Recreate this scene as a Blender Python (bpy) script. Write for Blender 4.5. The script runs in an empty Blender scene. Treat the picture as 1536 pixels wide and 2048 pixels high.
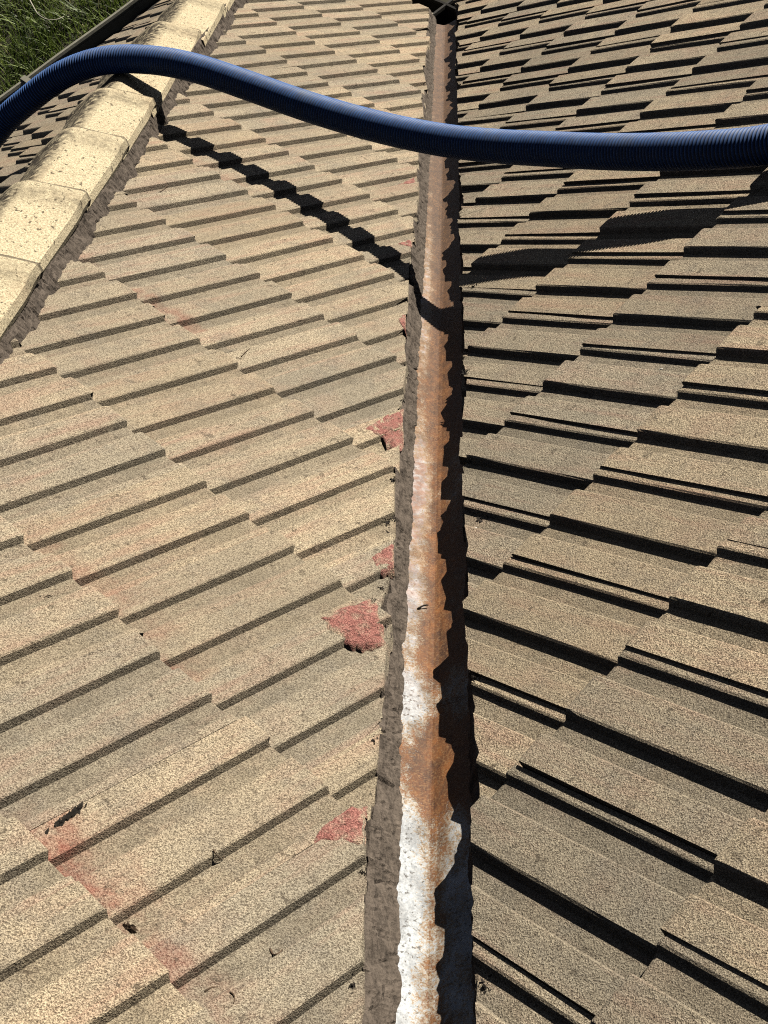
import bpy, bmesh, math, random
from mathutils import Vector, Matrix, noise
R = math.radians
random.seed(7)
sc = bpy.context.scene
C = sc.collection

# ------------------------------------------------------------------ camera
cam = bpy.data.cameras.new('camera'); camo = bpy.data.objects.new('camera', cam); C.objects.link(camo)
fw = Vector((-0.11067787, 0.59253203, -0.79790739)); rt = Vector((0.9875592, -0.02466532, -0.15530115)); up = Vector((0.11170155, 0.80516918, 0.58243055))
M = Matrix.Identity(4)
for i in range(3):
    M[i][0], M[i][1], M[i][2] = rt[i], up[i], -fw[i]
M.translation = Vector((0.17995, 0.0, 1.23731))
camo.matrix_world = M
cam.sensor_fit = 'HORIZONTAL'; cam.sensor_width = 36; cam.lens = 66.586
cam.clip_start = 0.05; cam.clip_end = 500
sc.camera = camo

# ------------------------------------------------------------------ light
SUN_EL, SUN_AZ = 35.0, 37.0            # azimuth clockwise from +Y
w = bpy.data.worlds.new('World'); sc.world = w; w.use_nodes = True
nt = w.node_tree; bg = nt.nodes['Background']
sky = nt.nodes.new('ShaderNodeTexSky'); sky.sky_type = 'NISHITA'; sky.sun_disc = False
sky.sun_elevation = R(SUN_EL); sky.sun_rotation = R(SUN_AZ)
sky.altitude = 3500; sky.air_density = 0.30; sky.dust_density = 0.4; sky.ozone_density = 1.0
hs = nt.nodes.new('ShaderNodeHueSaturation'); hs.inputs['Saturation'].default_value = 0.55   # camera white balance leaves the shade almost neutral
nt.links.new(sky.outputs[0], hs.inputs['Color']); nt.links.new(hs.outputs[0], bg.inputs[0]); bg.inputs[1].default_value = 0.05
sl = bpy.data.lights.new('sun', 'SUN'); sl.energy = 5.0; sl.angle = R(0.5); sl.color = (1.0, 0.94, 0.83)
so = bpy.data.objects.new('sun', sl); C.objects.link(so)
S = Vector((math.sin(R(SUN_AZ))*math.cos(R(SUN_EL)), math.cos(R(SUN_AZ))*math.cos(R(SUN_EL)), math.sin(R(SUN_EL))))
so.rotation_euler = S.to_track_quat('Z', 'Y').to_euler(); so.location = S*20
sc.view_settings.view_transform = 'Standard'; sc.view_settings.look = 'None'; sc.view_settings.gamma = 1
sc.view_settings.exposure = 1.45
sc.cycles.diffuse_bounces = 0; sc.cycles.use_denoising = False; sc.cycles.filter_width = 1.1

# ------------------------------------------------------------------ roof geometry constants
T = 0.63053; G = 0.335; W = 0.10031; TW = 2*W
s2 = math.sqrt(2); cp = 1/math.sqrt(1+T*T); sp = T*cp
HIPX = -0.805
def basis(dx, dy):                      # plan direction of the fall -> matrix (right, down, normal)
    Y = Vector((dx*cp, dy*cp, -sp)); X = Vector((dy, -dx, 0)); Z = X.cross(Y)
    m = Matrix.Identity(4)
    for i in range(3): m[i][0], m[i][1], m[i][2] = X[i], Y[i], Z[i]
    return m
BL = basis(1/s2, 1/s2); BR = basis(-1/s2, 1/s2)
BC = Matrix.Translation(Vector((2*HIPX, 0, 0))) @ basis(-1/s2, 1/s2)
BLi, BRi, BCi = BL.inverted(), BR.inverted(), BC.inverted()
LU, LV, RU, RV = 0.1949, -1.19833, 0.86254, 0.8977
EAVE_U = 4.547
H_ROLL = 0.0122; LIFT = 0.022
# tile cross-section, from its left edge (the side joint): v, height, pan flag
PROF = [(0.0005, 0.0, 0), (0.044, 0.0, 0), (0.0462, -0.0012, .2), (0.0500, -H_ROLL, 1), (0.0800, -H_ROLL, 1), (0.0855, -0.0020, .2), (0.0885, 0.0, 0),
        (0.144, 0.0, 0), (0.1462, -0.0012, .2), (0.1500, -H_ROLL, 1), (0.1800, -H_ROLL, 1), (0.1845, -0.0055, .3), (0.1875, -0.0042, 0), (TW-0.0008, -0.0042, 0)]
def prof_h(v):
    v = v % TW
    for (a, ha, _), (b, hb, _) in zip(PROF, PROF[1:]):
        if a <= v <= b: return ha+(hb-ha)*(v-a)/(b-a)
    return -0.004
def surf(side, x, y):
    """world height of the tile surface of one slope at plan (x, y)"""
    if side == 'L':
        z0 = -T/s2*(x+y); u = (x+y)/s2/cp; v = (x-y)/s2; k = math.ceil((u-LU)/G); f = (u-LU)/G-(k-1); j0 = LV-0.046; par = k % 2
        h = prof_h(v-(j0+par*W))
    else:
        z0 = -T/s2*(y-x); u = (y-x)/s2/cp; v = (x+y)/s2; k = math.ceil((u-RU)/G); f = (u-RU)/G-(k-1); par = k % 2
        h = prof_h(v-(RV+0.0128+par*W))
    return z0+(h-LIFT*(1-f))/cp
def fbm(p, s=1.0, o=3):
    return noise.fractal(Vector(p)*s, 1.0, 2.0, o)

# ------------------------------------------------------------------ material helpers
class N:
    def __init__(s, name):
        s.m = bpy.data.materials.new(name); s.m.use_nodes = True; s.t = s.m.node_tree
        s.b = s.t.nodes['Principled BSDF']; s.b.inputs['Roughness'].default_value = .9
        s.b.inputs['Specular IOR Level'].default_value = .25
    def n(s, typ, **kw):
        x = s.t.nodes.new(typ)
        for k, v in kw.items(): setattr(x, k, v)
        return x
    def l(s, a, b): s.t.links.new(a, b)
    def pos(s): return s.n('ShaderNodeNewGeometry').outputs['Position']
    def noise(s, vec, scale, detail=2, rough=.5, dist=0):
        x = s.n('ShaderNodeTexNoise'); x.inputs['Scale'].default_value = scale; x.inputs['Detail'].default_value = detail
        x.inputs['Roughness'].default_value = rough; x.inputs['Distortion'].default_value = dist; s.l(vec, x.inputs['Vector']); return x.outputs['Fac']
    def vor(s, vec, scale):
        x = s.n('ShaderNodeTexVoronoi'); x.inputs['Scale'].default_value = scale; s.l(vec, x.inputs['Vector']); return x
    def rng(s, v, a, b, c=0, d=1):
        x = s.n('ShaderNodeMapRange'); s.l(v, x.inputs[0])
        for i, q in enumerate((a, b, c, d)): x.inputs[i+1].default_value = q
        return x.outputs[0]
    def math(s, op, a, b=None):
        x = s.n('ShaderNodeMath', operation=op)
        for i, q in enumerate((a, b)):
            if q is None: continue
            if isinstance(q, (int, float)): x.inputs[i].default_value = q
            else: s.l(q, x.inputs[i])
        return x.outputs[0]
    def mix(s, f, a, b, mode='MIX'):
        x = s.n('ShaderNodeMix', data_type='RGBA', blend_type=mode)
        for k, q in ((0, f), (6, a), (7, b)):
            if isinstance(q, (int, float)): x.inputs[k].default_value = q
            elif isinstance(q, tuple): x.inputs[k].default_value = (*q, 1)
            else: s.l(q, x.inputs[k])
        return x.outputs[2]
    def bump(s, h, strength, dist, prev=None):
        x = s.n('ShaderNodeBump'); x.inputs['Strength'].default_value = strength; x.inputs['Distance'].default_value = dist
        s.l(h, x.inputs['Height'])
        if prev: s.l(prev, x.inputs['Normal'])
        return x.outputs[0]
    def col(s, c):
        if isinstance(c, tuple): s.b.inputs['Base Color'].default_value = (*c, 1)
        else: s.l(c, s.b.inputs['Base Color'])
    def mapped(s, vec, scale=(1, 1, 1), rot=(0, 0, 0)):
        x = s.n('ShaderNodeMapping'); x.inputs['Scale'].default_value = scale; x.inputs['Rotation'].default_value = rot; s.l(vec, x.inputs[0]); return x.outputs[0]

def mat_tile():
    m = N('concrete_tile'); p = m.pos()
    uv = m.n('ShaderNodeUVMap', uv_map='tile_uv').outputs[0]
    sep = m.n('ShaderNodeSeparateXYZ'); m.l(uv, sep.inputs[0]); uy = sep.outputs[1]
    pan = m.n('ShaderNodeAttribute', attribute_name='pan').outputs['Fac']
    oi = m.n('ShaderNodeObjectInfo'); oc = m.n('ShaderNodeSeparateColor'); m.l(oi.outputs['Color'], oc.inputs[0])
    red_amt, tone, rnd = oc.outputs[0], oc.outputs[1], oi.outputs['Random']
    g1 = m.noise(p, 680, 2, .65); g2 = m.noise(p, 390, 2, .6)
    grain = m.math('ADD', m.math('MULTIPLY', g1, .6), m.math('MULTIPLY', g2, .4))
    gr = m.rng(grain, .415, .60)
    base = m.mix(gr, (0.07754, 0.05797, 0.0378), (0.401, 0.3331, 0.231))
    big = m.noise(p, 5.5, 4, .6)
    base = m.mix(m.rng(big, .40, .68, 0, .75), base, m.mix(gr, (0.07489, 0.06056, 0.042), (0.282, 0.2423, 0.1764)))
    # pinkish wear of the coating
    pk = m.rng(m.noise(m.mapped(p, (1, 1, 1)), 9, 4, .65), .50, .72, 0, .45)
    base = m.mix(pk, base, m.mix(gr, (0.1078, 0.05883, 0.03998), (0.3355, 0.2295, 0.1685)))
    # streaks running down the tile, different on every tile
    cmb = m.n('ShaderNodeCombineXYZ'); m.l(m.math('MULTIPLY', sep.outputs[0], 11.0), cmb.inputs[0]); m.l(m.math('MULTIPLY', uy, 1.3), cmb.inputs[1]); m.l(m.math('MULTIPLY', rnd, 60.0), cmb.inputs[2])
    sk = m.noise(cmb.outputs[0], 1.0, 4, .6)
    base = m.mix(m.rng(sk, .50, .70, 0, .7), base, m.mix(gr, (0.08811, 0.05191, 0.03528), (0.326, 0.2163, 0.1554)))
    base = m.mix(m.rng(sk, .47, .30, 0, .6), base, m.mix(gr, (0.07489, 0.05883, 0.042), (0.2379, 0.2033, 0.147)))
    # dirt held in the pans
    pd = m.math('MULTIPLY', pan, m.rng(m.noise(p, 14, 4, .65), .30, .62, .25, .95))
    base = m.mix(pd, base, m.mix(gr, (0.05991, 0.04707, 0.03198), (0.2157, 0.1824, 0.1285)))
    # old red paint near the head of some tiles
    hd = m.rng(m.math('ADD', uy, m.math('MULTIPLY', m.noise(p, 26, 4, .6), .35)), .10, .42, 1, 0)
    rd = m.math('MULTIPLY', m.math('MULTIPLY', hd, red_amt), m.rng(m.noise(p, 15, 3, .6), .40, .58, .05, 1))
    base = m.mix(rd, base, m.mix(m.rng(grain, .4, .7), (0.1145, 0.01903, 0.01344), (0.2379, 0.06229, 0.0462)))
    # lichen and pits
    sp_ = m.rng(m.noise(p, 48, 4, .78), .595, .68)
    base = m.mix(m.math('MULTIPLY', sp_, .78), base, (0.03895, 0.02942, 0.01999))
    sp2 = m.rng(m.noise(p, 150, 3, .68), .615, .68)
    base = m.mix(m.math('MULTIPLY', sp2, .6), base, (0.02996, 0.02236, 0.01599))
    base = m.mix(m.math('MULTIPLY', m.rng(tone, 0, 1, 0, .42), m.rng(gr, 0, 1, .6, 1)), base, (0.1102, 0.09085, 0.06384))
    stain = m.rng(m.noise(p, 17, 5, .72), .50, .68, 0, .55)
    base = m.mix(stain, base, m.mix(gr, (.045, .037, .028), (.22, .19, .145)))
    tint = m.mix(oc.outputs[2], (.88, .905, .95), (1.06, 1.04, 1.02)); base = m.mix(1.0, base, tint, 'MULTIPLY')
    m.col(base); m.b.inputs['Roughness'].default_value = .95; m.b.inputs['Specular IOR Level'].default_value = .12
    nb = m.bump(m.noise(p, 45, 3, .6), .25, .006); nb = m.bump(g2, .6, .004, nb); nb = m.bump(g1, .8, .0022, nb); m.l(nb, m.b.inputs['Normal'])
    return m.m

def mat_cap():
    m = N('cap_concrete'); p = m.pos()
    uv = m.n('ShaderNodeUVMap', uv_map='tile_uv').outputs[0]; sep = m.n('ShaderNodeSeparateXYZ'); m.l(uv, sep.inputs[0])
    ux, uy = sep.outputs[0], sep.outputs[1]
    g1 = m.noise(p, 500, 2, .65); g2 = m.noise(p, 240, 2, .6)
    gr = m.rng(m.math('ADD', m.math('MULTIPLY', g1, .55), m.math('MULTIPLY', g2, .45)), .36, .64)
    base = m.mix(gr, (0.1105, 0.0882, 0.0544), (0.425, 0.3654, 0.248))
    base = m.mix(m.rng(m.noise(p, 7, 4, .6), .5, .75, 0, .5), base, m.mix(gr, (0.1346, 0.08316, 0.04752), (0.3085, 0.2328, 0.1531)))
    # black mould on the left flank; darker band at the collar
    mo = m.math('ADD', m.math('MULTIPLY', m.rng(ux, .56, .42, 0, 1.3), m.rng(uy, .95, .75, .35, 1)), m.rng(m.math('ABSOLUTE', m.math('SUBTRACT', uy, .84)), .15, .03, 0, .5))
    mo = m.math('MULTIPLY', mo, m.rng(m.noise(p, 60, 4, .7), .36, .6))
    base = m.mix(mo, base, (0.02805, 0.02218, 0.01584))
    el_ = m.rng(m.math('ADD', uy, m.math('MULTIPLY', m.noise(p, 30, 2, .6), .02)), .975, .992, 0, .75)
    base = m.mix(el_, base, (.03, .024, .018))
    jl = m.math('MULTIPLY', m.rng(m.math('ABSOLUTE', m.math('SUBTRACT', uy, .005)), .016, .006), .8)
    base = m.mix(jl, base, (0.0255, 0.02016, 0.0144))
    sp_ = m.rng(m.noise(m.mapped(p, (1, .6, 1)), 85, 3, .65), .605, .66)
    base = m.mix(m.math('MULTIPLY', sp_, .85), base, (0.03085, 0.02328, 0.01584))
    m.col(base); m.b.inputs['Roughness'].default_value = .95; m.b.inputs['Specular IOR Level'].default_value = .1
    nb = m.bump(g2, .5, .004); nb = m.bump(g1, .5, .002, nb); m.l(nb, m.b.inputs['Normal'])
    return m.m

def mat_mortar(name, dark, light, red=None):
    m = N(name); p = m.pos()
    st = m.noise(m.mapped(p, (1, .5, 1.6), (.5, 0, 0)), 70, 4, .65)
    fi = m.noise(p, 260, 3, .6)
    c = m.mix(m.rng(st, .3, .7), dark, light)
    c = m.mix(m.rng(fi, .4, .7, 0, .5), c, tuple(min(1, q*1.25) for q in light))
    c = m.mix(m.rng(m.noise(p, 22, 4, .6), .55, .75, 0, .6), c, tuple(q*.5 for q in dark))
    if red: c = m.mix(m.rng(m.noise(p, 34, 4, .6), .42, .6), c, red)
    m.col(c); m.b.inputs['Specular IOR Level'].default_value = .1
    nb = m.bump(st, .6, .005); nb = m.bump(fi, .6, .003, nb); m.l(nb, m.b.inputs['Normal'])
    return m.m

def mat_red():
    m = N('faded_red_pointing'); p = m.pos(); g = m.noise(p, 520, 2, .65); a = m.noise(p, 48, 5, .7); b = m.noise(p, 120, 4, .65)
    c = m.mix(m.rng(g, .4, .62), (0.082, 0.02952, 0.0246), (0.246, 0.1107, 0.09184))
    c = m.mix(m.rng(a, .48, .68, 0, .8), c, m.mix(m.rng(g, .4, .62), (0.082, 0.0574, 0.041), (0.2952, 0.2214, 0.164)))
    c = m.mix(m.rng(b, .56, .68, 0, .75), c, (0.0287, 0.0164, 0.01312))
    ed = m.n('ShaderNodeAttribute', attribute_name='edge').outputs['Fac']
    c = m.mix(m.rng(m.math('ADD', ed, m.math('MULTIPLY', m.math('SUBTRACT', a, .5), 1.4)), .80, 1.15), c, m.mix(m.rng(g, .4, .62), (.075, .056, .038), (.33, .265, .185)))
    m.col(c); m.b.inputs['Specular IOR Level'].default_value = .1
    nb = m.bump(b, .7, .006); nb = m.bump(g, .8, .0025, nb); m.l(nb, m.b.inputs['Normal'])
    return m.m

def mat_metal():
    """valley iron: whitish oxidised zinc close by, rusting away along its length"""
    m = N('rusted_zinc'); p = m.pos(); sep = m.n('ShaderNodeSeparateXYZ'); m.l(p, sep.inputs[0]); x, y = sep.outputs[0], sep.outputs[1]
    n1 = m.noise(m.mapped(p, (1, .55, 1)), 26, 5, .7); n2 = m.noise(m.mapped(p, (1, .35, 1)), 75, 4, .7); n3 = m.noise(p, 300, 3, .6)
    # rust cover: by place along the sheet
    cr = m.n('ShaderNodeValToRGB'); m.l(m.rng(y, 0.4, 3.0), cr.inputs[0])
    el = cr.color_ramp.elements
    st = [(.40, .46), (.47, .26), (.56, .20), (.66, .22), (.73, .34), (.78, .80), (.85, .84), (.90, .60), (.93, .34), (.98, .30), (1.04, .66), (1.12, .62), (1.19, .46), (1.30, .62), (1.42, .46), (1.52, .36), (1.66, .62), (1.85, .80), (2.05, .70), (2.25, .58), (2.45, .62), (3.0, .9)]
    while len(el) < len(st): el.new(.5)
    for e, (a, v) in zip(el, st): e.position = (a-.4)/2.6; e.color = (v, v, v, 1)
    sepc = m.n('ShaderNodeSeparateColor'); m.l(cr.outputs[0], sepc.inputs[0]); cov = sepc.outputs[0]
    n4 = m.noise(p, 620, 2, .6)
    side = m.rng(x, -.028, .000, -.26, .26); side = m.math('ADD', side, m.rng(x, .012, .030, 0, -.20))
    dn = m.math('ADD', m.math('MULTIPLY', m.math('SUBTRACT', n1, .5), .75), m.math('MULTIPLY', m.math('SUBTRACT', n2, .5), .55))
    dn = m.math('ADD', dn, m.math('ADD', m.math('MULTIPLY', m.math('SUBTRACT', n3, .5), .9), m.math('MULTIPLY', m.math('SUBTRACT', n4, .5), .5)))
    f = m.math('ADD', m.math('ADD', cov, side), dn)
    rust = m.rng(f, .42, .56)
    zinc = m.mix(m.rng(n3, .35, .65), (.20, .213, .226), (.33, .34, .348))
    zinc = m.mix(m.rng(m.noise(p, 170, 3, .6), .58, .65, 0, .85), zinc, (0.04018, 0.03444, 0.0287))
    pinkz = m.rng(y, .86, 1.35, .0, 1)
    zinc = m.mix(m.math('MULTIPLY', pinkz, m.rng(m.noise(p, 60, 3, .6), .33, .6, .25, .9)), zinc, (.185, .098, .066))
    halo = m.math('MULTIPLY', m.rng(f, .26, .42), m.rng(f, .60, .44))
    zinc = m.mix(m.math('MULTIPLY', halo, .8), zinc, (0.1715, 0.112, 0.0476))
    rc = m.mix(m.rng(n2, .35, .65), (.040, .0135, .0042), (.125, .046, .0115))
    rc = m.mix(m.rng(m.math('ADD', y, m.math('MULTIPLY', n1, .4)), 1.8, 2.9), rc, m.mix(m.rng(n2, .35, .65), (0.0336, 0.0168, 0.0091), (0.0686, 0.0371, 0.0203)))
    rc = m.mix(m.rng(n3, .50, .62, 0, .75), rc, (0.1505, 0.0784, 0.0315)); rc = m.mix(m.rng(n4, .58, .68, 0, .6), rc, (0.021, 0.0084, 0.0042))
    grime = m.rng(m.noise(m.mapped(p, (1, .4, 1)), 38, 5, .75), .38, .62, 0, .95)
    m.col(m.mix(grime, m.mix(rust, zinc, rc), m.mix(.5, m.mix(rust, zinc, rc), (0.0154, 0.0098, 0.0063))))
    m.b.inputs['Metallic'].default_value = 0.0; m.b.inputs['Roughness'].default_value = .7
    nb = m.bump(n2, .3, .003); nb = m.bump(n3, .4, .001, nb); m.l(nb, m.b.inputs['Normal'])
    return m.m

def mat_plain(name, c, rough=.8, var=.3, scale=60, spec=.2):
    m = N(name); p = m.pos(); n = m.noise(p, scale, 4, .6)
    m.col(m.mix(m.rng(n, .3, .7), tuple(q*(1-var) for q in c), tuple(min(1, q*(1+var)) for q in c)))
    m.b.inputs['Roughness'].default_value = rough; m.b.inputs['Specular IOR Level'].default_value = spec
    m.l(m.bump(n, .3, .003), m.b.inputs['Normal'])
    return m.m

def mat_hose():
    m = N('blue_hose'); p = m.pos()
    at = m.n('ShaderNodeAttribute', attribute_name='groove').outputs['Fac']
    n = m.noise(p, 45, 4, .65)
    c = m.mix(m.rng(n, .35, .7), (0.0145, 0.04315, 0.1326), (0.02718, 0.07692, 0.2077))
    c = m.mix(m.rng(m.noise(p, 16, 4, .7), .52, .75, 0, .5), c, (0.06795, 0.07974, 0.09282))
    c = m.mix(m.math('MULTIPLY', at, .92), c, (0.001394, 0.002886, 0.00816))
    m.col(c); m.b.inputs['Roughness'].default_value = .6; m.b.inputs['Specular IOR Level'].default_value = .2
    return m.m

def mat_grass(name, a, b, dry):
    m = N(name); rn = m.n('ShaderNodeAttribute', attribute_name='tint').outputs['Fac']
    c = m.mix(rn, a, b); c = m.mix(m.rng(rn, .88, .93), c, dry)
    m.col(c); m.b.inputs['Roughness'].default_value = .55
    tr = m.n('ShaderNodeBsdfTranslucent'); m.l(c, tr.inputs[0]); mx = m.n('ShaderNodeMixShader'); mx.inputs[0].default_value = .3
    out = m.t.nodes['Material Output']; m.l(m.b.outputs[0], mx.inputs[1]); m.l(tr.outputs[0], mx.inputs[2]); m.l(mx.outputs[0], out.inputs[0])
    return m.m

MT = dict(tile=mat_tile(), cap=mat_cap(), mortar=mat_mortar('grey_mortar', (.025, .020, .016), (.082, .066, .053)),
          redmortar=mat_red(),
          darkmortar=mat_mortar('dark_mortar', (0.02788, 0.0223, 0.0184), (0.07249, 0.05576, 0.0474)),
          metal=mat_metal(), hose=mat_hose(), sark=mat_plain('sarking', (0.01673, 0.01561, 0.01394)),
          gutter=mat_plain('gutter_paint', (0.1115, 0.1059, 0.08085), .45, .15, 30, .4), gutin=mat_plain('gutter_dirt_shade', (0.0082, 0.00656, 0.00492)),  # gutin: dirt colour taken near-black to include the shade inside the gutters
          wall=mat_plain('brick_render', (0.2342, 0.2007, 0.1617)), fascia=mat_plain('fascia_paint', (0.1952, 0.1729, 0.1338)),
          soil=mat_plain('soil', (0.01952, 0.01784, 0.01004), .95, .4, 8), grass=mat_grass('grass_blades', (.010, .024, .004), (.15, .20, .035), (.26, .24, .12)),
          twig=mat_plain('twig_bark', (0.05576, 0.03624, 0.0223), .9, .4, 200), dark=mat_plain('dark_debris', (0.01227, 0.009479, 0.007249), .95, .4, 150),
          pale=mat_plain('dry_stalk', (0.2007, 0.184, 0.1506), .8, .3, 60), peb=mat_plain('pale_chip', (0.3067, 0.29, 0.2565), .9, .2, 120))

# ------------------------------------------------------------------ object helpers
def link(name, me, parent=None, mat=None):
    o = bpy.data.objects.new(name, me); C.objects.link(o)
    if parent is not None: o.parent = parent
    if mat is not None and me is not None and not me.materials: me.materials.append(mat)
    return o
def tag(o, label=None, cat=None, group=None, kind=None):
    for k, v in (('label', label), ('category', cat), ('group', group), ('kind', kind)):
        if v: o[k] = v
    return o
def mesh_pd(name, v, f, smooth=False):
    me = bpy.data.meshes.new(name); me.from_pydata(v, [], f); me.update()
    if smooth: me.polygons.foreach_set('use_smooth', [True]*len(me.polygons))
    return me
def catmull(pts, step):
    P = [Vector(p) for p in pts]; P = [2*P[0]-P[1]]+P+[2*P[-1]-P[-2]]; dense = []
    for i in range(1, len(P)-2):
        for q in range(40):
            t = q/40; a, b, c, d = P[i-1:i+3]
            dense.append(.5*((2*b)+(c-a)*t+(2*a-5*b+4*c-d)*t*t+(3*b-a-3*c+d)*t**3))
    dense.append(P[-2]); out = [dense[0]]; acc = 0
    for a, b in zip(dense, dense[1:]):
        L = (b-a).length
        while acc+L >= step and L > 1e-9:
            r = (step-acc)/L; a = a.lerp(b, r); out.append(a); L = (b-a).length; acc = 0
        acc += L
    return out
def tube(path, rad, seg=8, attr=None, cap=True):
    """rad: function(i) or number"""
    v = []; f = []; n = len(path); t0 = (path[1]-path[0]).normalized(); nx = t0.orthogonal().normalized()
    for i, p in enumerate(path):
        tg = (path[min(i+1, n-1)]-path[max(i-1, 0)]).normalized()
        nx = (nx-tg*nx.dot(tg)).normalized(); ny = tg.cross(nx); r = rad(i) if callable(rad) else rad
        for k in range(seg):
            a = 2*math.pi*k/seg; v.append(p+nx*(r*math.cos(a))+ny*(r*math.sin(a)))
    for i in range(n-1):
        for k in range(seg):
            a, b = i*seg+k, i*seg+(k+1) % seg; f.append((a, b, b+seg, a+seg))
    if cap: f.append(tuple(range(seg))[::-1]); f.append(tuple((n-1)*seg+k for k in range(seg)))
    return v, f

# ------------------------------------------------------------------ the house
house = tag(link('house', None), 'house with a sand coloured concrete tile roof and a rusty valley', 'house')
slopes = {}
for key, Bm, lab, poly in (('L', BL, 'sunlit tiled slope between the hip and the valley', [(-.10, -1.2), (-.10, 5.30), (HIPX, 5.98), (HIPX, -1.2)]),
                       ('R', BR, 'tiled slope right of the valley with dark rib shadows', [(.10, -1.2), (2.2, -1.2), (2.2, 7.4), (.10, 5.30)]),
                       ('C', BC, 'far tiled slope behind the hip caps above the gutter', [(HIPX, .6), (HIPX, 5.98), (-3.6, 3.2), (-3.6, .6)])):
    inv_ = Bm.inverted(); vs = []
    for (x, y) in poly:
        if key == 'L': z = -T/s2*(x+y)
        elif key == 'R': z = -T/s2*(y-x)
        else: z = -T/s2*(-x+y+2*HIPX)
        vs.append((x, y, z-.075))
    n = len(vs); vs += [(a, b, c-.02) for a, b, c in vs]
    fs = [tuple(range(n))[::-1], tuple(range(n, 2*n))]+[(i, (i+1) % n, n+(i+1) % n, n+i) for i in range(n)]
    slopes[key] = tag(link('roof_slope', mesh_pd('roof_slope', vs, fs), house, MT['sark']), lab)

# --- tiles
ROWS = [-.10, 0.0, .11, .22, .31, .329, G]
def tile_bm(seed, uv=True):
    rnd = random.Random(seed); bm = bmesh.new(); lay = bm.loops.layers.uv.new('tile_uv'); pan = bm.verts.layers.float.new('pan')
    nv = len(PROF); top = []; bot = []
    for r, u in enumerate(ROWS):
        tr = []; br = []
        for i, (v, h, pn) in enumerate(PROF):
            z = h-LIFT*(1-u/G)
            du = 0
            if r == len(ROWS)-1: z -= .0022; du = rnd.uniform(-.0022, .0016)-(rnd.uniform(.003, .009) if rnd.random() < .07 else 0)
            z += rnd.uniform(-.0004, .0004)
            a = bm.verts.new((v, u+du, z)); a[pan] = pn if h < -.003 or pn else 0; tr.append(a)
            b = bm.verts.new((v, u+du, z-.0205)); b[pan] = 0; br.append(b)
        top.append(tr); bot.append(br)
    for r in range(len(ROWS)-1):
        for i in range(nv-1):
            bm.faces.new((top[r][i], top[r][i+1], top[r+1][i+1], top[r+1][i]))
            bm.faces.new((bot[r][i], bot[r+1][i], bot[r+1][i+1], bot[r][i+1]))
        bm.faces.new((top[r][0], top[r+1][0], bot[r+1][0], bot[r][0])); bm.faces.new((top[r][-1], bot[r][-1], bot[r+1][-1], top[r+1][-1]))
    for i in range(nv-1):
        bm.faces.new((top[-1][i], top[-1][i+1], bot[-1][i+1], bot[-1][i])); bm.faces.new((top[0][i], bot[0][i], bot[0][i+1], top[0][i+1]))
    bmesh.ops.recalc_face_normals(bm, faces=bm.faces)
    for f in bm.faces:
        for l in f.loops: l[lay].uv = (l.vert.co.x/TW, l.vert.co.y/G)
    return bm
VAR = []
for s in range(16):
    bm = tile_bm(s); me = bpy.data.meshes.new('roof_tile'); bm.to_mesh(me); bm.free(); me.materials.append(MT['tile']); VAR.append(me)

def cut_tile(mat, planes, seed):
    bm = tile_bm(seed); rnd = random.Random(seed*3+1)
    inv3 = mat.inverted()
    for (co, no, rag) in planes:
        c = inv3 @ Vector(co); d = (inv3.to_3x3() @ Vector(no)).normalized()
        res = bmesh.ops.bisect_plane(bm, geom=list(bm.verts)+list(bm.edges)+list(bm.faces), plane_co=c, plane_no=d, clear_outer=True)
        if not bm.faces: bm.free(); return None
        cv = [e for e in res['geom_cut'] if isinstance(e, bmesh.types.BMVert)]
        be = [e for e in bm.edges if e.is_boundary]
        if be: bmesh.ops.holes_fill(bm, edges=be, sides=0)
        if cv:
            be = [e for e in bm.edges if e.verts[0] in cv and e.verts[1] in cv and e.calc_length() > .012]
            if be:
                r2 = bmesh.ops.subdivide_edges(bm, edges=be, cuts=2); cv += [q for q in r2['geom_inner'] if isinstance(q, bmesh.types.BMVert)]
            for q in set(cv):
                if q.is_valid:
                    q.co -= d*abs(rnd.gauss(0, rag)); q.co += Vector((0, rnd.uniform(-rag, rag)*.4, 0))
    lay = bm.loops.layers.uv['tile_uv']
    for f in bm.faces:
        for l in f.loops: l[lay].uv = (l.vert.co.x/TW, l.vert.co.y/G)
    bmesh.ops.recalc_face_normals(bm, faces=bm.faces)
    me = bpy.data.meshes.new('roof_tile'); bm.to_mesh(me); bm.free(); me.materials.append(MT['tile']); return me

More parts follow.
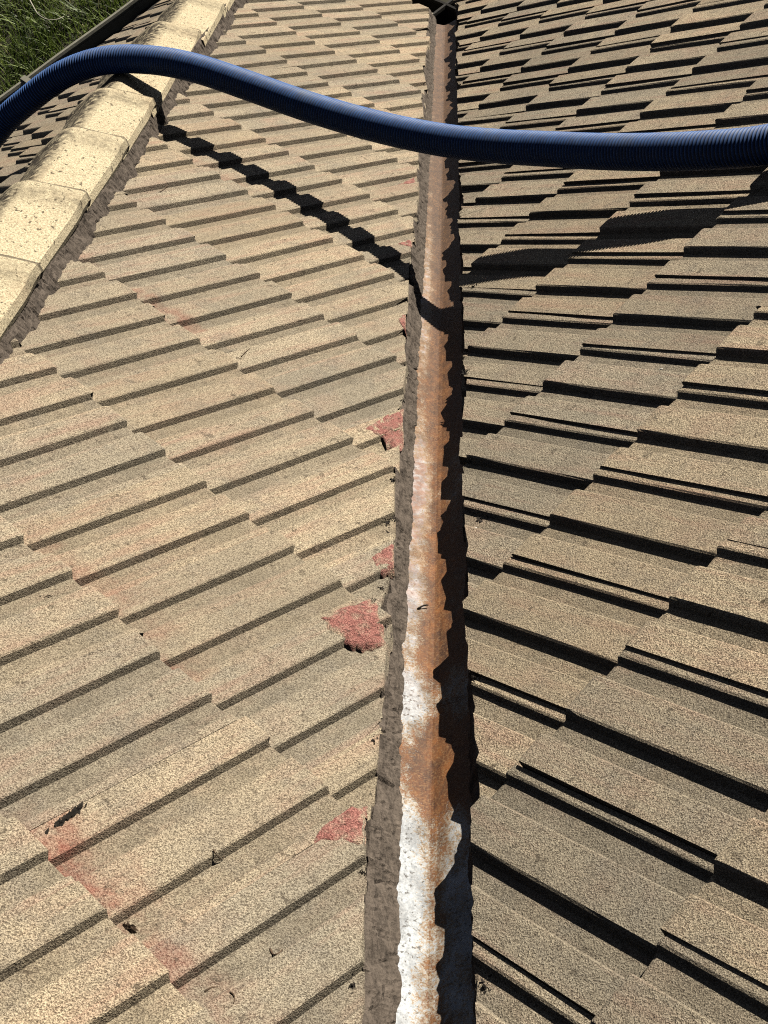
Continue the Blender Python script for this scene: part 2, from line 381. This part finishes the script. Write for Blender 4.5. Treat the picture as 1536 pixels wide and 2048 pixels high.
RED = {('L', 1, 5): 1.0, ('L', 1, 7): 1.0, ('L', 1, 9): .9, ('L', 2, 2): .55, ('L', 2, 1): .45, ('L', 4, -6): .9, ('L', 6, -12): .5, ('L', 5, -14): .4, ('L', 1, 1): .5, ('L', 0, 6): .4}
VL, VR = -0.058, 0.059
def lay_tiles(key, Bm):
    sl_ = slopes[key]; cnt = 0
    krange = {'L': range(-6, 13), 'R': range(-9, 12), 'C': range(1, 13)}[key]
    for k in krange:
        for j in range(-60, 61):
            if (j+k) % 2: continue
            if key == 'L': u0 = LU+(k-1)*G + (.09 if k == 12 else 0); v0 = LV+j*W-.046
            elif key == 'R': u0 = RU+(k-1)*G; v0 = RV+j*W+.0128
            else: u0 = EAVE_U-.05-(13-k)*G; v0 = .03+j*W
            rnd = random.Random(hash((key == 'L', key == 'R', k, j)) & 0xffffff)
            cs = [Bm @ Vector((v0+a, u0+b, 0)) for a in (0, TW) for b in (0, G)]
            mx, nx = max(c.x for c in cs), min(c.x for c in cs); my, ny = max(c.y for c in cs), min(c.y for c in cs)
            if key == 'L' and (nx > VL or mx < HIPX+.06 or my < -.25): continue
            if key == 'R' and (mx < VR or nx > 1.55 or my < -.15 or nx > .75+.30*ny+.5): continue
            if key == 'C' and (nx > HIPX-.05 or mx < -3.1 or my < 2.2 or mx < -.9-.5*ny): continue
            mat = Bm @ Matrix.Translation((v0, u0, 0)) @ Matrix.Rotation(rnd.gauss(0, .005), 4, 'Z') @ Matrix.Rotation(rnd.gauss(0, .0035), 4, 'Y') @ Matrix.Rotation(rnd.gauss(0, .003), 4, 'X') @ Matrix.Translation((0, rnd.gauss(0, .004), rnd.gauss(0, .0008)))
            planes = []
            if key == 'L' and mx > VL-.003: a = rnd.gauss(0, .05); planes.append(((VL+rnd.gauss(0, .003), (my+ny)/2, 0), (math.cos(a), math.sin(a), 0), .0022))
            if key == 'L' and nx < HIPX+.075: planes.append(((HIPX+.045, 0, 0), (-1, 0, 0), .001))
            if key == 'R' and nx < VR+.003: a = rnd.gauss(0, .05); planes.append(((VR+rnd.gauss(0, .003), (my+ny)/2, 0), (-math.cos(a), math.sin(a), 0), .0022))
            if key == 'C' and mx > HIPX-.075: planes.append(((HIPX-.045, 0, 0), (1, 0, 0), .001))
            if planes:
                me = cut_tile(mat, planes, cnt+100)
                if me is None or not len(me.polygons): continue
            else: me = VAR[rnd.randrange(16)]
            o = link('roof_tile', me, sl_); o.matrix_world = mat; cnt += 1
            red = RED.get((key, k, j), None)
            if red is None: red = RED.get((key, k, j+1), 0)
            if not red and rnd.random() < .12: red = rnd.uniform(.1, .35)
            o.color = (red, rnd.random()**1.5, rnd.random(), 1)
    return cnt
counts = {k: lay_tiles(k, b) for k, b in (('L', BL), ('R', BR), ('C', BC))}
print('tiles', counts)

# --- valley flashing
YS = [i*.02-.5 for i in range(0, 286)]
def zval(y): return -T/s2*y
v = []; f = []
XS = [-.16, -.10, -.06, -.03, -.008, -.003, .0, .003, .008, .03, .06, .10, .16]
for iy, y in enumerate(YS):
    for x in XS:
        z = zval(y)-.072+T/s2*abs(x)*.95
        if abs(x) < .004: z += .0016 if x == 0 else .0008
        z += .0015*fbm((x*9, y*5, 1.3)) if abs(x) > .004 else 0
        lap = .0004 if y > .945 else 0
        v.append((x, y, z-lap))
nx = len(XS)
for iy in range(len(YS)-1):
    for i in range(nx-1): a = iy*nx+i; f.append((a, a+1, a+nx+1, a+nx))
nvv = len(v); v += [(a, b, c-.003) for a, b, c in v]; f += [tuple(nvv+q for q in reversed(t)) for t in f]
fl = tag(link('valley_flashing', mesh_pd('valley_flashing', v, f), house, MT['metal']), 'rusty white streaked metal valley between the two slopes')
# a lapped sheet edge
yl = .945; v = []; f = []
for i, x in enumerate(XS[2:-2]):
    z = zval(yl)-.072+T/s2*abs(x)*.95+.002
    v += [(x, yl-.006, z-.0025+T/s2*.006), (x, yl+.002, z-T/s2*.002-.0012), (x, yl+.002, z-.002)]
for i in range(len(XS)-5):
    a = i*3; f += [(a, a+3, a+4, a+1), (a+1, a+4, a+5, a+2)]
link('lap_edge', mesh_pd('lap_edge', v, f), fl, MT['metal'])

# --- mortar beds
def strip(name, rows, mat, label, smooth=False):
    n = len(rows[0]); v = [p for r in rows for p in r]; f = []
    for i in range(len(rows)-1):
        for k in range(n-1): a = i*n+k; f.append((a, a+1, a+n+1, a+n))
    return tag(link(name, mesh_pd(name, v, f, smooth), house, mat), label)
rows = []
y = -.35
while y < 5.30:
    xe = VL+.0024+.0036*fbm((0, y*22, 3), 1, 4); zt = .5*(surf('L', VL-.004, y)-.003)+.5*(zval(y)+T/s2*.058-.018)+.003*fbm((5, y*40, 1)); zt = min(zt, surf('L', VL-.004, y)-.002)
    bx = -.030-.010*min(1, max(0, (y-.5)/.4))+.004*min(1, max(0, (y-2.2)/1.0))+.005*fbm((2, y*9, 7), 1, 4); zb = zval(y)-.072+T/s2*abs(bx)*.95+.0005
    zt = max(zt, zval(y)-.045)
    r = [(xe-.03, y, zt-.02), (xe-.004, y, zt-.001)]
    for q in range(1, 8):
        t = q/7; sh = .022*t                       # trowel marks lean along the slope
        x = xe+(bx-xe)*(t**1.25); z = zt+(zb-zt)*(t**.85)
        d = .0026*fbm((x*30, (y+sh)*75, t*2.2+9), 1, 4)+.0024*fbm((4, (y+sh)*26, t*3), 1, 3)
        crack = max(0, .12-abs(fbm((7, (y-sh*1.5)*13, t*.6), 1, 2)))*.030*max(0, fbm((3, y*6, 2), 1, 2)+.30)
        r.append((x+(d-crack)*.8, y, z+(d-crack)*.5))
    r.append((bx+.001, y, zb-.006)); rows.append(r); y += .005
strip('valley_mortar', rows, MT['mortar'], 'grey brown trowelled mortar along the left side of the valley')
rows = []; y = -.35
while y < 5.40:
    xe = VR+.004+.004*fbm((0, y*18, 13), 1, 3); zt = surf('R', VR+.008, y)-.008
    bx = .052+.005*fbm((2, y*13, 17), 1, 4); zb = zval(y)-.072+T/s2*abs(bx)*.95+.0005
    r = [(xe+.03, y, zt-.02), (xe+.004, y, zt-.001)]
    for q in range(1, 6):
        t = q/5; d = .006*fbm((xe*30, y*45, t*2.2+19), 1, 4)
        r.append((xe+(bx-xe)*t+d*.8, y, zt+(zb-zt)*t+d*.4))
    r.append((bx, y, zb-.006)); rows.append(r[::-1]); y += .006
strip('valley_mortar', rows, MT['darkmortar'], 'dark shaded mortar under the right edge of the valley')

# --- hip caps
def hipz(y): return -T/s2*(HIPX+y)
CAPY = [.38, .77, 1.16, 1.55, 1.94, 2.32, 2.71, 3.06, 3.46, 3.87, 4.28, 4.69, 5.10, 5.50, 5.98]
# cross-section: dx from the hip line, height over the hip line
CS = [(-.112, -.022), (-.110, -.005), (-.102, .004), (-.066, .029), (-.030, .0535), (-.016, .0585), (0, .0590), (.012, .0560), (.022, .0510), (.060, .0310), (.100, .0095), (.1055, .005), (.1065, -.016)]
def hip_cap(y0, y1, seed):
    rnd = random.Random(seed); bm = bmesh.new(); lay = bm.loops.layers.uv.new('tile_uv'); L = y1-y0+.05; ts = [0, .12, .3, .5, .7, .80, .86, .92, .97, 1.0]
    rings = []; sc_ = rnd.uniform(.97, 1.03); rot = rnd.gauss(0, .022); dz = rnd.gauss(0, .003)
    for q in ts:
        y = y0-.05+L*q; h = .000+.020*q+(.007*max(0, (q-.78)/.1) if q < .88 else .007)
        if q == 1: h -= .003
        tp = []; bt = []
        for i, (dx, dh) in enumerate(CS):
            x = HIPX+dx*sc_*(.97+.08*q)+rot*(y-y0); z = hipz(y)+dh+h-.008+dz+.0012*fbm((dx*20, y*12, seed), 1, 3)
            yy = y+(rnd.uniform(-.003, .003) if q == 1 else 0)
            tp.append(bm.verts.new((x, yy, z))); bt.append(bm.verts.new((x*1.0-(dx*.08), yy, z-.017)))
        rings.append((tp, bt))
    n = len(CS)
    for (a, b), (c, d) in zip(rings, rings[1:]):
        for i in range(n-1):
            bm.faces.new((a[i], a[i+1], c[i+1], c[i])); bm.faces.new((b[i], d[i], d[i+1], b[i+1]))
        bm.faces.new((a[0], c[0], d[0], b[0])); bm.faces.new((a[-1], b[-1], d[-1], c[-1]))
    for (a, b), flip in ((rings[0], 0), (rings[-1], 1)):
        for i in range(n-1): bm.faces.new((a[i], b[i], b[i+1], a[i+1]) if not flip else (a[i], a[i+1], b[i+1], b[i]))
    bmesh.ops.recalc_face_normals(bm, faces=bm.faces)
    for fc in bm.faces:
        for l in fc.loops: l[lay].uv = ((l.vert.co.x-HIPX)/.23+.5, (l.vert.co.y-y0)/(y1-y0))
    for fc in bm.faces: fc.smooth = abs(fc.calc_center_median().x-HIPX) < .035 and abs(fc.normal.y) < .8
    me = bpy.data.meshes.new('hip_cap'); bm.to_mesh(me); bm.free(); return link('hip_cap', me, house, MT['cap'])
for i, (a, b) in enumerate(zip(CAPY, CAPY[1:])): hip_cap(a, b, i+3)
rows = []; y = .3
while y < 5.95:
    xt = HIPX+.099; zt = hipz(y)+.004; xb = -.694+.006*fbm((1, y*8, 5), 1, 4); zb = surf('L', xb, y)-.004
    near = min(abs(y-c) for c in CAPY)
    gap = .02*max(0, 1-abs(y-3.07)/.03)
    r = [(xt-.05, y, zt-.01)]
    for q in range(0, 7):
        t = q/6; sh = .02*t
        x = xt-gap+(xb-xt)*t**1.3; z = zt+(zb-zt)*t
        d = .003*fbm((x*30, (y+sh)*60, t*2+29), 1, 4)+.003*fbm((4, (y+sh)*18, t*3+2), 1, 3)
        crack = max(0, .2-abs(fbm((17, (y+sh*1.2)*11, t*.7), 1, 2)))*.014
        r.append((x+(d-crack), y, z+(d-crack)*.3))
    r.append((xb+.002, y, zb-.01)); rows.append(r); y += .006
strip('hip_mortar', rows, MT['mortar'], 'grey mortar bedding under the right edge of the hip caps')
rows = []; y = .3
while y < 5.95:
    xt = HIPX-.101; zt = hipz(y)-.002; xb = HIPX-.103+.005*fbm((1, y*8, 15), 1, 4); zb = hipz(y)-T/s2*.103-.03
    rows.append([(xt+.05, y, zt), (xt, y, zt), (xb, y, (zt+zb)/2), (xb-.004, y, zb)][::-1]); y += .02
strip('hip_mortar', rows, MT['mortar'], 'mortar bedding under the far edge of the hip caps')

# --- red mortar pointing lumps at the valley edge, in the pans of the cut tiles
def LOW(X, Y, cxp, cyp): return surf('L', cxp, cyp)+(-T/s2*((X-cxp)+(Y-cyp)))-.004-surf('L', min(X, VL-.001), Y)
def lump(poly, h, seed, mat):
    """flat ragged patch of pointing whose outline is a plan polygon"""
    n = len(poly); cxp = sum(p[0] for p in poly)/n; cyp = sum(p[1] for p in poly)/n; ring = []
    for i in range(n):
        a, b = poly[i], poly[(i+1) % n]
        for q in range(7): t = q/7; ring.append((a[0]+(b[0]-a[0])*t, a[1]+(b[1]-a[1])*t))
    v = []; f = []; nr, ns = 8, len(ring)
    for i in range(nr+1):
        q = i/nr
        for (x, y) in ring:
            k = 1+.15*fbm((x*90, y*90, seed), 1, 4); X = cxp+(x-cxp)*q*k; Y = cyp+(y-cyp)*q*k; X = min(X, VL+.005)
            z = max(surf('L', min(X, VL-.001), Y), surf('L', cxp, cyp)+(-T/s2*((X-cxp)+(Y-cyp)))-.004)*1.0+h*(1-q**6)-.003*(q**8)-q**5*max(0, LOW(X, Y, cxp, cyp))+.0030*fbm((X*70, Y*70, seed), 1, 4)*(1-q**4)
            v.append((X, Y, z))
    for i in range(nr):
        for k in range(ns): a, b = i*ns+k, i*ns+(k+1) % ns; f.append((a, b, b+ns, a+ns))
    me = mesh_pd('mortar_pointing', v, f, True); ea = me.attributes.new('edge', 'FLOAT', 'POINT')
    ea.data.foreach_set('value', [i/nr for i in range(nr+1) for _ in ring])
    return link('mortar_pointing', me, house, mat)

# ------------------------------------------------------------------ place things by their plan position found from the photo
CAM = Vector((0.17995, 0.0, 1.23731)); FPX = 2841.0
def at(px, py, side, lift=0.0):
    """plan point on one slope under a spot of the photograph"""
    d = fw+rt*((px-768)/FPX)+up*((1024-py)/FPX)
    n = Vector((T/s2, T/s2, 1)) if side == 'L' else Vector((-T/s2, T/s2, 1))
    if side == 'V': n = Vector((0, T/s2, 1)); lift = -.068
    return CAM+d*((lift-CAM.dot(n))/d.dot(n))
for i, poly in enumerate([[(640, 1240), (690, 1212), (750, 1205), (766, 1250), (768, 1298), (705, 1302), (660, 1265)], [(720, 855), (770, 828), (806, 820), (806, 897), (772, 892), (762, 872)], [(625, 1693), (655, 1640), (690, 1618), (738, 1603), (733, 1700), (700, 1696)],
                          [(735, 1112), (788, 1085), (788, 1142), (760, 1147)], [(790, 366), (832, 352), (832, 374)], [(790, 490), (826, 482), (824, 498)], [(795, 640), (812, 628), (812, 668)]]):
    pts_ = [at(px, py, 'L', -.018) for px, py in poly]; lump([(p.x, p.y) for p in pts_], .002, i*2.7, MT['redmortar'])

# --- gutter, fascia, walls
EC = EAVE_U*cp*s2                      # eave line: x+y (or -x+y+2HIPX, or y-x) = EC
EZ = -T/s2*EC
def gutter_run(p0, p1, out, label, clip_at=(), ins=0.0, dz=0.0, mat='gutter'):
    """quad gutter between two plan points; out: unit plan vector away from the wall"""
    d = (Vector(p1)-Vector(p0)); L = d.length; d.normalize(); o = Vector(out)
    sec = [(-.01, -.035), (-.01, -.125), (.075, -.130), (.104, -.105), (.108, -.050), (.100, -.030), (.104, -.018), (.114, -.016), (.118, -.026), (.112, -.034), (.112, -.108), (.078, -.136), (-.013, -.130), (-.013, -.035)]
    v = []; n = 24
    for i in range(n+1):
        b = Vector(p0)+d*(L*i/n)
        for (a, z) in sec: v.append((b.x+o.x*(a-ins), b.y+o.y*(a-ins), EZ+dz+z+.0015*math.sin(i*1.7)))
    m = len(sec); f = []
    for i in range(n):
        for k in range(m): a, b = i*m+k, i*m+(k+1) % m; f.append((a, b, b+m, a+m))
    g = tag(link('gutter', mesh_pd('gutter', v, f), house, MT[mat]), label)
    for s in clip_at:
        b = Vector(p0)+d*s; cs = [(-.01, -.020), (.098, -.012), (.121, -.010), (.124, -.034), (.119, -.034), (.117, -.015), (.098, -.016), (-.01, -.026)]; vv = []
        for q in (-.014, .014):
            for (a, z) in cs: vv.append((b.x+d.x*q+o.x*(a-ins), b.y+d.y*q+o.y*(a-ins), EZ+dz+z))
        k = len(cs); ff = [(i, (i+1) % k, k+(i+1) % k, k+i) for i in range(k)]+[tuple(range(k))[::-1], tuple(range(k, 2*k))]
        link('gutter_clip', mesh_pd('gutter_clip', vv, ff), g, MT['gutter'])
    fv = []; nf = 60
    for i in range(nf+1):
        b = Vector(p0)+d*(L*i/nf)
        for q in range(6): a = -.009+.108*q/5; fv.append((b.x+o.x*(a-ins), b.y+o.y*(a-ins), EZ+dz-.095+.018*fbm((b.x*12+q*.7, b.y*12, q*.5), 1, 3)))
    link('gutter_silt_shade', mesh_pd('gutter_silt_shade', fv, [(i*6+q, i*6+q+1, i*6+q+7, i*6+q+6) for i in range(nf) for q in range(5)], True), g, MT['gutin'])  # silt fill, the gutter's inner shade put into its near-black colour
    return g
cx, cy = HIPX, EC-HIPX                 # hip corner in plan
k2 = 1/s2
gutter_run((cx-3.6*k2*1.0, cy-3.6*k2), (cx, cy+.1), (-k2, k2), 'olive grey gutter along the far eave above the grass', (2.2, 3.0), .02)
gutter_run((0.0, EC), (cx, cy), (k2, k2), 'gutter along the eave below the sunlit slope', (), -.09, -.20, 'gutin')  # both valley-end gutters coloured near-black, painting in the shaded void there
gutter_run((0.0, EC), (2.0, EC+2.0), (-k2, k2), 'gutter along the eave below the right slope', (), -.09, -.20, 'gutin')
def box_between(name, p0, p1, out, a0, a1, z0, z1, mat):
    d = Vector(p1)-Vector(p0); o = Vector(out); v = []
    for b in (Vector(p0), Vector(p1)):
        for a, z in ((a0, z0), (a1, z0), (a1, z1), (a0, z1)): v.append((b.x+o.x*a, b.y+o.y*a, z))
    return link(name, mesh_pd(name, v, [(0, 1, 2, 3)[::-1], (4, 5, 6, 7), (0, 1, 5, 4), (1, 2, 6, 5), (2, 3, 7, 6), (3, 0, 4, 7)]), house, mat)
GZ = EZ-2.62
for (p0, p1, o) in (((cx-3.6*k2, cy-3.6*k2), (cx, cy), (-k2, k2)), ((0, EC), (cx, cy), (k2, k2)), ((0, EC), (2.0, EC+2.0), (-k2, k2))):
    box_between('fascia_board', p0, p1, o, -.095, -.068, EZ-.24, EZ-.03, MT['fascia'])
    box_between('house_wall', p0, p1, o, -.62, -.50, GZ-.1, EZ-.16, MT['wall'])

# ------------------------------------------------------------------ hose
HP = [(-1.75, 2.92, -1.60), (-1.52, 3.08, -1.41), (-1.34, 3.20, -1.25), (-1.208, 3.268, -1.151), (-1.099, 3.287, -1.089), (-0.997, 3.295, -1.04), (-0.899, 3.284, -1.007), (-0.806, 3.257, -0.988), (-0.688, 3.203, -0.975), (-0.574, 3.133, -0.97),
      (-0.438, 3.031, -0.969), (-0.305, 2.923, -0.964), (-0.177, 2.815, -0.948), (-0.054, 2.709, -0.922), (0.064, 2.606, -0.886), (0.176, 2.508, -0.84), (0.281, 2.415, -0.789), (0.379, 2.324, -0.737),
      (0.47, 2.242, -0.686), (0.556, 2.169, -0.637), (0.668, 2.094, -0.58), (0.80, 2.03, -0.502), (0.98, 1.99, -0.405), (1.2, 1.97, -0.30), (1.5, 1.99, -.173)]
PITCH = .0084
path = catmull(HP, PITCH/4)
RO = .0375
prof4 = [0.0, .0006, .0038, .0034]
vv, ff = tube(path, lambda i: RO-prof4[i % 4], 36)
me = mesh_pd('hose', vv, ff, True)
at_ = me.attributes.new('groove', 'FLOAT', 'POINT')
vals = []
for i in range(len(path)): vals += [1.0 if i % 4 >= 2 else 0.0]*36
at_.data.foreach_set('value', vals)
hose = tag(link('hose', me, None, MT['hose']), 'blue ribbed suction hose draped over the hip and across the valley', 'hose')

# ------------------------------------------------------------------ small debris on the tiles
def twig(name, pts, rad, mat, label, cat, group=None):
    p = catmull(pts, .004); n = len(p)
    v, f = tube(p, lambda i: rad*(1-.6*i/n)*(1+.2*math.sin(i*2.1)), 6)
    return tag(link(name, mesh_pd(name, v, f, True), None, mat), label, cat, group)
def lie(px, py, side):
    q = at(px, py, side, -.012)
    z = surf(side, q.x, q.y) if side in 'LR' else q.z+.002
    return Vector((q.x, q.y, z))
def twig_px(pts, side, rad, mat, label, lift=.0015, name='twig', cat='twig'):
    P3 = []
    for i, (x, y) in enumerate(pts):
        q = lie(x, y, side); q.z += lift*(1+.6*math.sin(i*1.9)); P3.append(q)
    return twig(name, P3, rad, mat, label, cat, None)
twig_px([(532, 1885), (538, 1897), (548, 1901), (556, 1895), (560, 1886)], 'L', .0014, MT['twig'], 'curled brown twig on the pan left of the lower valley mortar')
twig_px([(426, 1698), (430, 1706), (438, 1709), (443, 1702)], 'L', .0009, MT['twig'], 'tiny hooked stem on the tile above the red worn corner')
twig_px([(396, 1968), (408, 1960), (422, 1959), (430, 1965)], 'L', .0011, MT['twig'], 'thin arched twig near the bottom edge of the left slope')
twig_px([(455, 1978), (464, 1984), (463, 1998), (457, 2006)], 'L', .0011, MT['twig'], 'hook shaped twig beside the pink worn tile at the bottom')
twig_px([(0, 1481), (14, 1483), (26, 1480)], 'L', .0010, MT['twig'], 'small looped stem at the left border of the photo')
twig_px([(836, 1223), (848, 1217), (860, 1213)], 'V', .0018, MT['dark'], 'short dark stick lying across the rusty valley metal', .004)
twig_px([(316, 372), (328, 366), (342, 360)], 'L', .0012, MT['twig'], 'short thin twig on the sunlit slope beside the hip mortar')
twig_px([(480, 706), (490, 698), (500, 690)], 'L', .0010, MT['twig'], 'thin straight twig in a pan in the middle of the left slope')
def chip(name, px, py, side, sx, sy, h, ang, mat, label, cat, seed):
    b = lie(px, py, side); v = []; f = []; nr, ns = 4, 10
    for i in range(nr+1):
        q = i/nr
        for k in range(ns):
            a = 2*math.pi*k/ns; rr = math.sin(q*math.pi/2)*(1+.35*fbm((math.cos(a)*2, math.sin(a)*2, seed), 1, 2)); X, Y = rr*sx*math.cos(a), rr*sy*math.sin(a)
            xx, yy = b.x+X*math.cos(ang)-Y*math.sin(ang), b.y+X*math.sin(ang)+Y*math.cos(ang)
            z = (surf(side, xx, yy) if side in 'LR' else b.z)
            v.append((xx, yy, z+h*math.cos(q*math.pi/2)-.0006))
    for i in range(nr):
        for k in range(ns): a, c = i*ns+k, i*ns+(k+1) % ns; f.append((a, c, c+ns, a+ns))
    return tag(link(name, mesh_pd(name, v, f), None, mat), label, cat)
def crumbs(name, px, py, side, rx, ry, ang, n, e0, mat, label, cat, seed):
    """a ragged heap of angular flakes"""
    b = lie(px, py, side); rc_ = random.Random(seed); v = []; f = []
    for _ in range(n):
        a, c = rc_.gauss(0, .45)*rx, rc_.gauss(0, .45)*ry; x, y = b.x+a*math.cos(ang)-c*math.sin(ang), b.y+a*math.sin(ang)+c*math.cos(ang)
        z = surf(side, x, y)+rc_.uniform(0, .002); e = e0*rc_.uniform(.4, 1.2); i0 = len(v); th = ang+rc_.gauss(0, .5)
        for (s_, t_, h_) in ((-1, 0, 0), (0, .35, .3), (1, 0, .15), (.1, -.35, 0)):
            v.append((x+e*(s_*math.cos(th)-t_*math.sin(th)), y+e*(s_*math.sin(th)+t_*math.cos(th)), z+e*h_*rc_.uniform(.3, 1.5)))
        f += [(i0, i0+1, i0+2), (i0, i0+2, i0+3), (i0, i0+3, i0+1), (i0+1, i0+3, i0+2)]
    return tag(link(name, mesh_pd(name, v, f), None, mat), label, cat)
crumbs('bark_piece', 132, 1626, 'L', .022, .0025, .95, 60, .006, MT['dark'], 'long black sliver of bark on the lower left tiles', 'bark', 1)
crumbs('dry_leaf', 243, 1838, 'L', .007, .004, -.5, 14, .006, MT['twig'], 'crumpled dry leaf at the red worn tile corner', 'leaf', 2)
crumbs('lichen_patch', 95, 1189, 'L', .010, .007, .3, 60, .0022, MT['dark'], 'dark lichen patch on a pan at the left middle', 'lichen', 3)
crumbs('lichen_patch', 180, 1315, 'L', .010, .0025, .95, 34, .0025, MT['dark'], 'small elongated dark clump below the pink stained tiles', 'lichen', 4)
chip('stone_chip', 1322, 723, 'R', .004, .003, .004, 0, MT['peb'], 'small white chip in a rib shadow of the right slope', 'stone chip', 5.1)
chip('stone_chip', 948, 1047, 'R', .005, .004, .006, 0, MT['peb'], 'pale chip among dark debris at the right valley edge', 'stone chip', 6.1)

def clump(px, py, side, r, label, seed):
    """ragged little tuft of moss and grit made of many small crumbs"""
    b = lie(px, py, side); rc_ = random.Random(seed); v = []; f = []
    for _ in range(46):
        q = abs(rc_.gauss(0, .5))*r; a = rc_.uniform(0, 6.283); x, y = b.x+q*math.cos(a)*.7, b.y+q*math.sin(a)*1.2
        x = min(x, VL+.006) if side == 'L' else max(x, VR-.004)
        z = surf(side, x, y)+rc_.uniform(-.003, .004)*(1-min(1, q/r)); e = r*rc_.uniform(.10, .30); i0 = len(v)
        for _k in range(4): v.append((x+rc_.uniform(-e, e), y+rc_.uniform(-e, e)*1.3, z+rc_.uniform(-e, e)*.8))
        f += [(i0, i0+1, i0+2), (i0, i0+2, i0+3), (i0, i0+3, i0+1), (i0+1, i0+3, i0+2)]
    return tag(link('moss_clump', mesh_pd('moss_clump', v, f), None, MT['dark']), label, 'moss', 'black moss clumps along the valley edges')
for i, (px, py, sd, r, lab) in enumerate([(800, 795, 'L', .010, 'black moss tuft just above the upper triangular red mortar patch'), (786, 957, 'L', .011, 'dark moss at the left valley edge below the upper triangular red patch'),
        (772, 1038, 'L', .014, 'wide crumbly moss tuft between the two middle red mortar patches'), (757, 1160, 'L', .010, 'moss crumbs just under the small red patch at the valley edge'),
        (754, 1207, 'L', .009, 'moss tuft on the top corner of the biggest red mortar patch'), (745, 1478, 'L', .008, 'moss tuft on the left valley edge beside the orange rust stretch'),
        (735, 1570, 'L', .007, 'small moss tuft just above the lowest red mortar patch'), (722, 1738, 'L', .008, 'moss tuft just below the lowest red mortar patch'), (700, 1962, 'L', .009, 'moss tuft at the left valley edge near the bottom of the photo'),
        (822, 562, 'L', .008, 'moss tuft where the hose shadow enters the valley'), (832, 432, 'L', .009, 'moss tuft at the left valley edge above the hose shadow'),
        (932, 752, 'R', .013, 'moss tuft at the right valley edge below the hose shadow'), (938, 925, 'R', .012, 'dark moss on the right valley edge level with the pale pink metal'),
        (960, 1030, 'R', .016, 'largest crumbly moss tuft at the right valley edge beside a pale chip'), (945, 578, 'R', .017, 'dark moss tuft inside the hose shadow right of the valley'),
        (968, 1965, 'R', .014, 'dark moss in the lowest rib at the right valley edge'), (948, 1352, 'R', .009, 'moss tuft at the right valley edge beside the white metal lap')]):
    clump(px, py, sd, r, lab, i)

# ------------------------------------------------------------------ ground and grass
v = []; f = []; n = 40
for i in range(n+1):
    for k in range(n+1):
        a = (i/n*2-1); b = (k/n*2-1); x = a*abs(a)*120-3; y = b*abs(b)*120+9.5
        v.append((x, y, GZ+.05*fbm((x*.6, y*.6, 0), 1, 3)))
for i in range(n):
    for k in range(n): a = i*(n+1)+k; f.append((a, a+n+1, a+n+2, a+1))
tag(link('ground', mesh_pd('ground', v, f), None, MT['soil']), None, None, None, 'structure')
rg = random.Random(5); v = []; f = []; tint = []
for _ in range(42000):
    x, y = rg.uniform(-5.6, -.6), rg.uniform(7.0, 12.0)
    cl = .5+.5*fbm((x*1.7, y*1.7, 4), 1, 3)
    if rg.random() > .25+cl: continue
    h = rg.uniform(.07, .20)+.28*max(0, cl-.35)*rg.random(); a = rg.uniform(0, 6.283); bend = rg.uniform(.15, .9)*h; wd = rg.uniform(.0025, .0055)
    dx, dy = math.cos(a), math.sin(a); px, py = -dy*wd, dx*wd; z0 = GZ+.05*fbm((x*.6, y*.6, 0), 1, 3)-.01; i0 = len(v)
    for (q, ww) in ((0, 1), (.4, .9), (.75, .6)):
        cx_, cy_, cz_ = x+dx*bend*q*q, y+dy*bend*q*q, z0+h*(q-.25*q*q*bend/h)
        v += [(cx_-px*ww, cy_-py*ww, cz_), (cx_+px*ww, cy_+py*ww, cz_)]
    v.append((x+dx*bend, y+dy*bend, z0+h*(1-.3*bend/h)))
    f += [(i0, i0+1, i0+3, i0+2), (i0+2, i0+3, i0+5, i0+4), (i0+4, i0+5, i0+6)]
    tint += [min(1, max(0, rg.gauss(.15+.75*(1-cl), .22)))]*7
me = mesh_pd('grass', v, f); at_ = me.attributes.new('tint', 'FLOAT', 'POINT'); at_.data.foreach_set('value', tint)
tag(link('grass', me, None, MT['grass']), 'long unmown green grass on the ground below the gutter', 'grass', None, 'stuff')
def gpt(px, py, h):
    d = fw+rt*((px-768)/FPX)+up*((1024-py)/FPX); return CAM+d*((GZ+h-CAM.z)/d.z)
twig('dry_stalk', [gpt(55, -8, .18), gpt(66, 12, .22), (gpt(76, 28, .24)), gpt(92, 38, .22), gpt(112, 39, .2), gpt(128, 33, .15)], .006, MT['pale'], 'pale dry branching stalk lying over the dark grass', 'stalk')
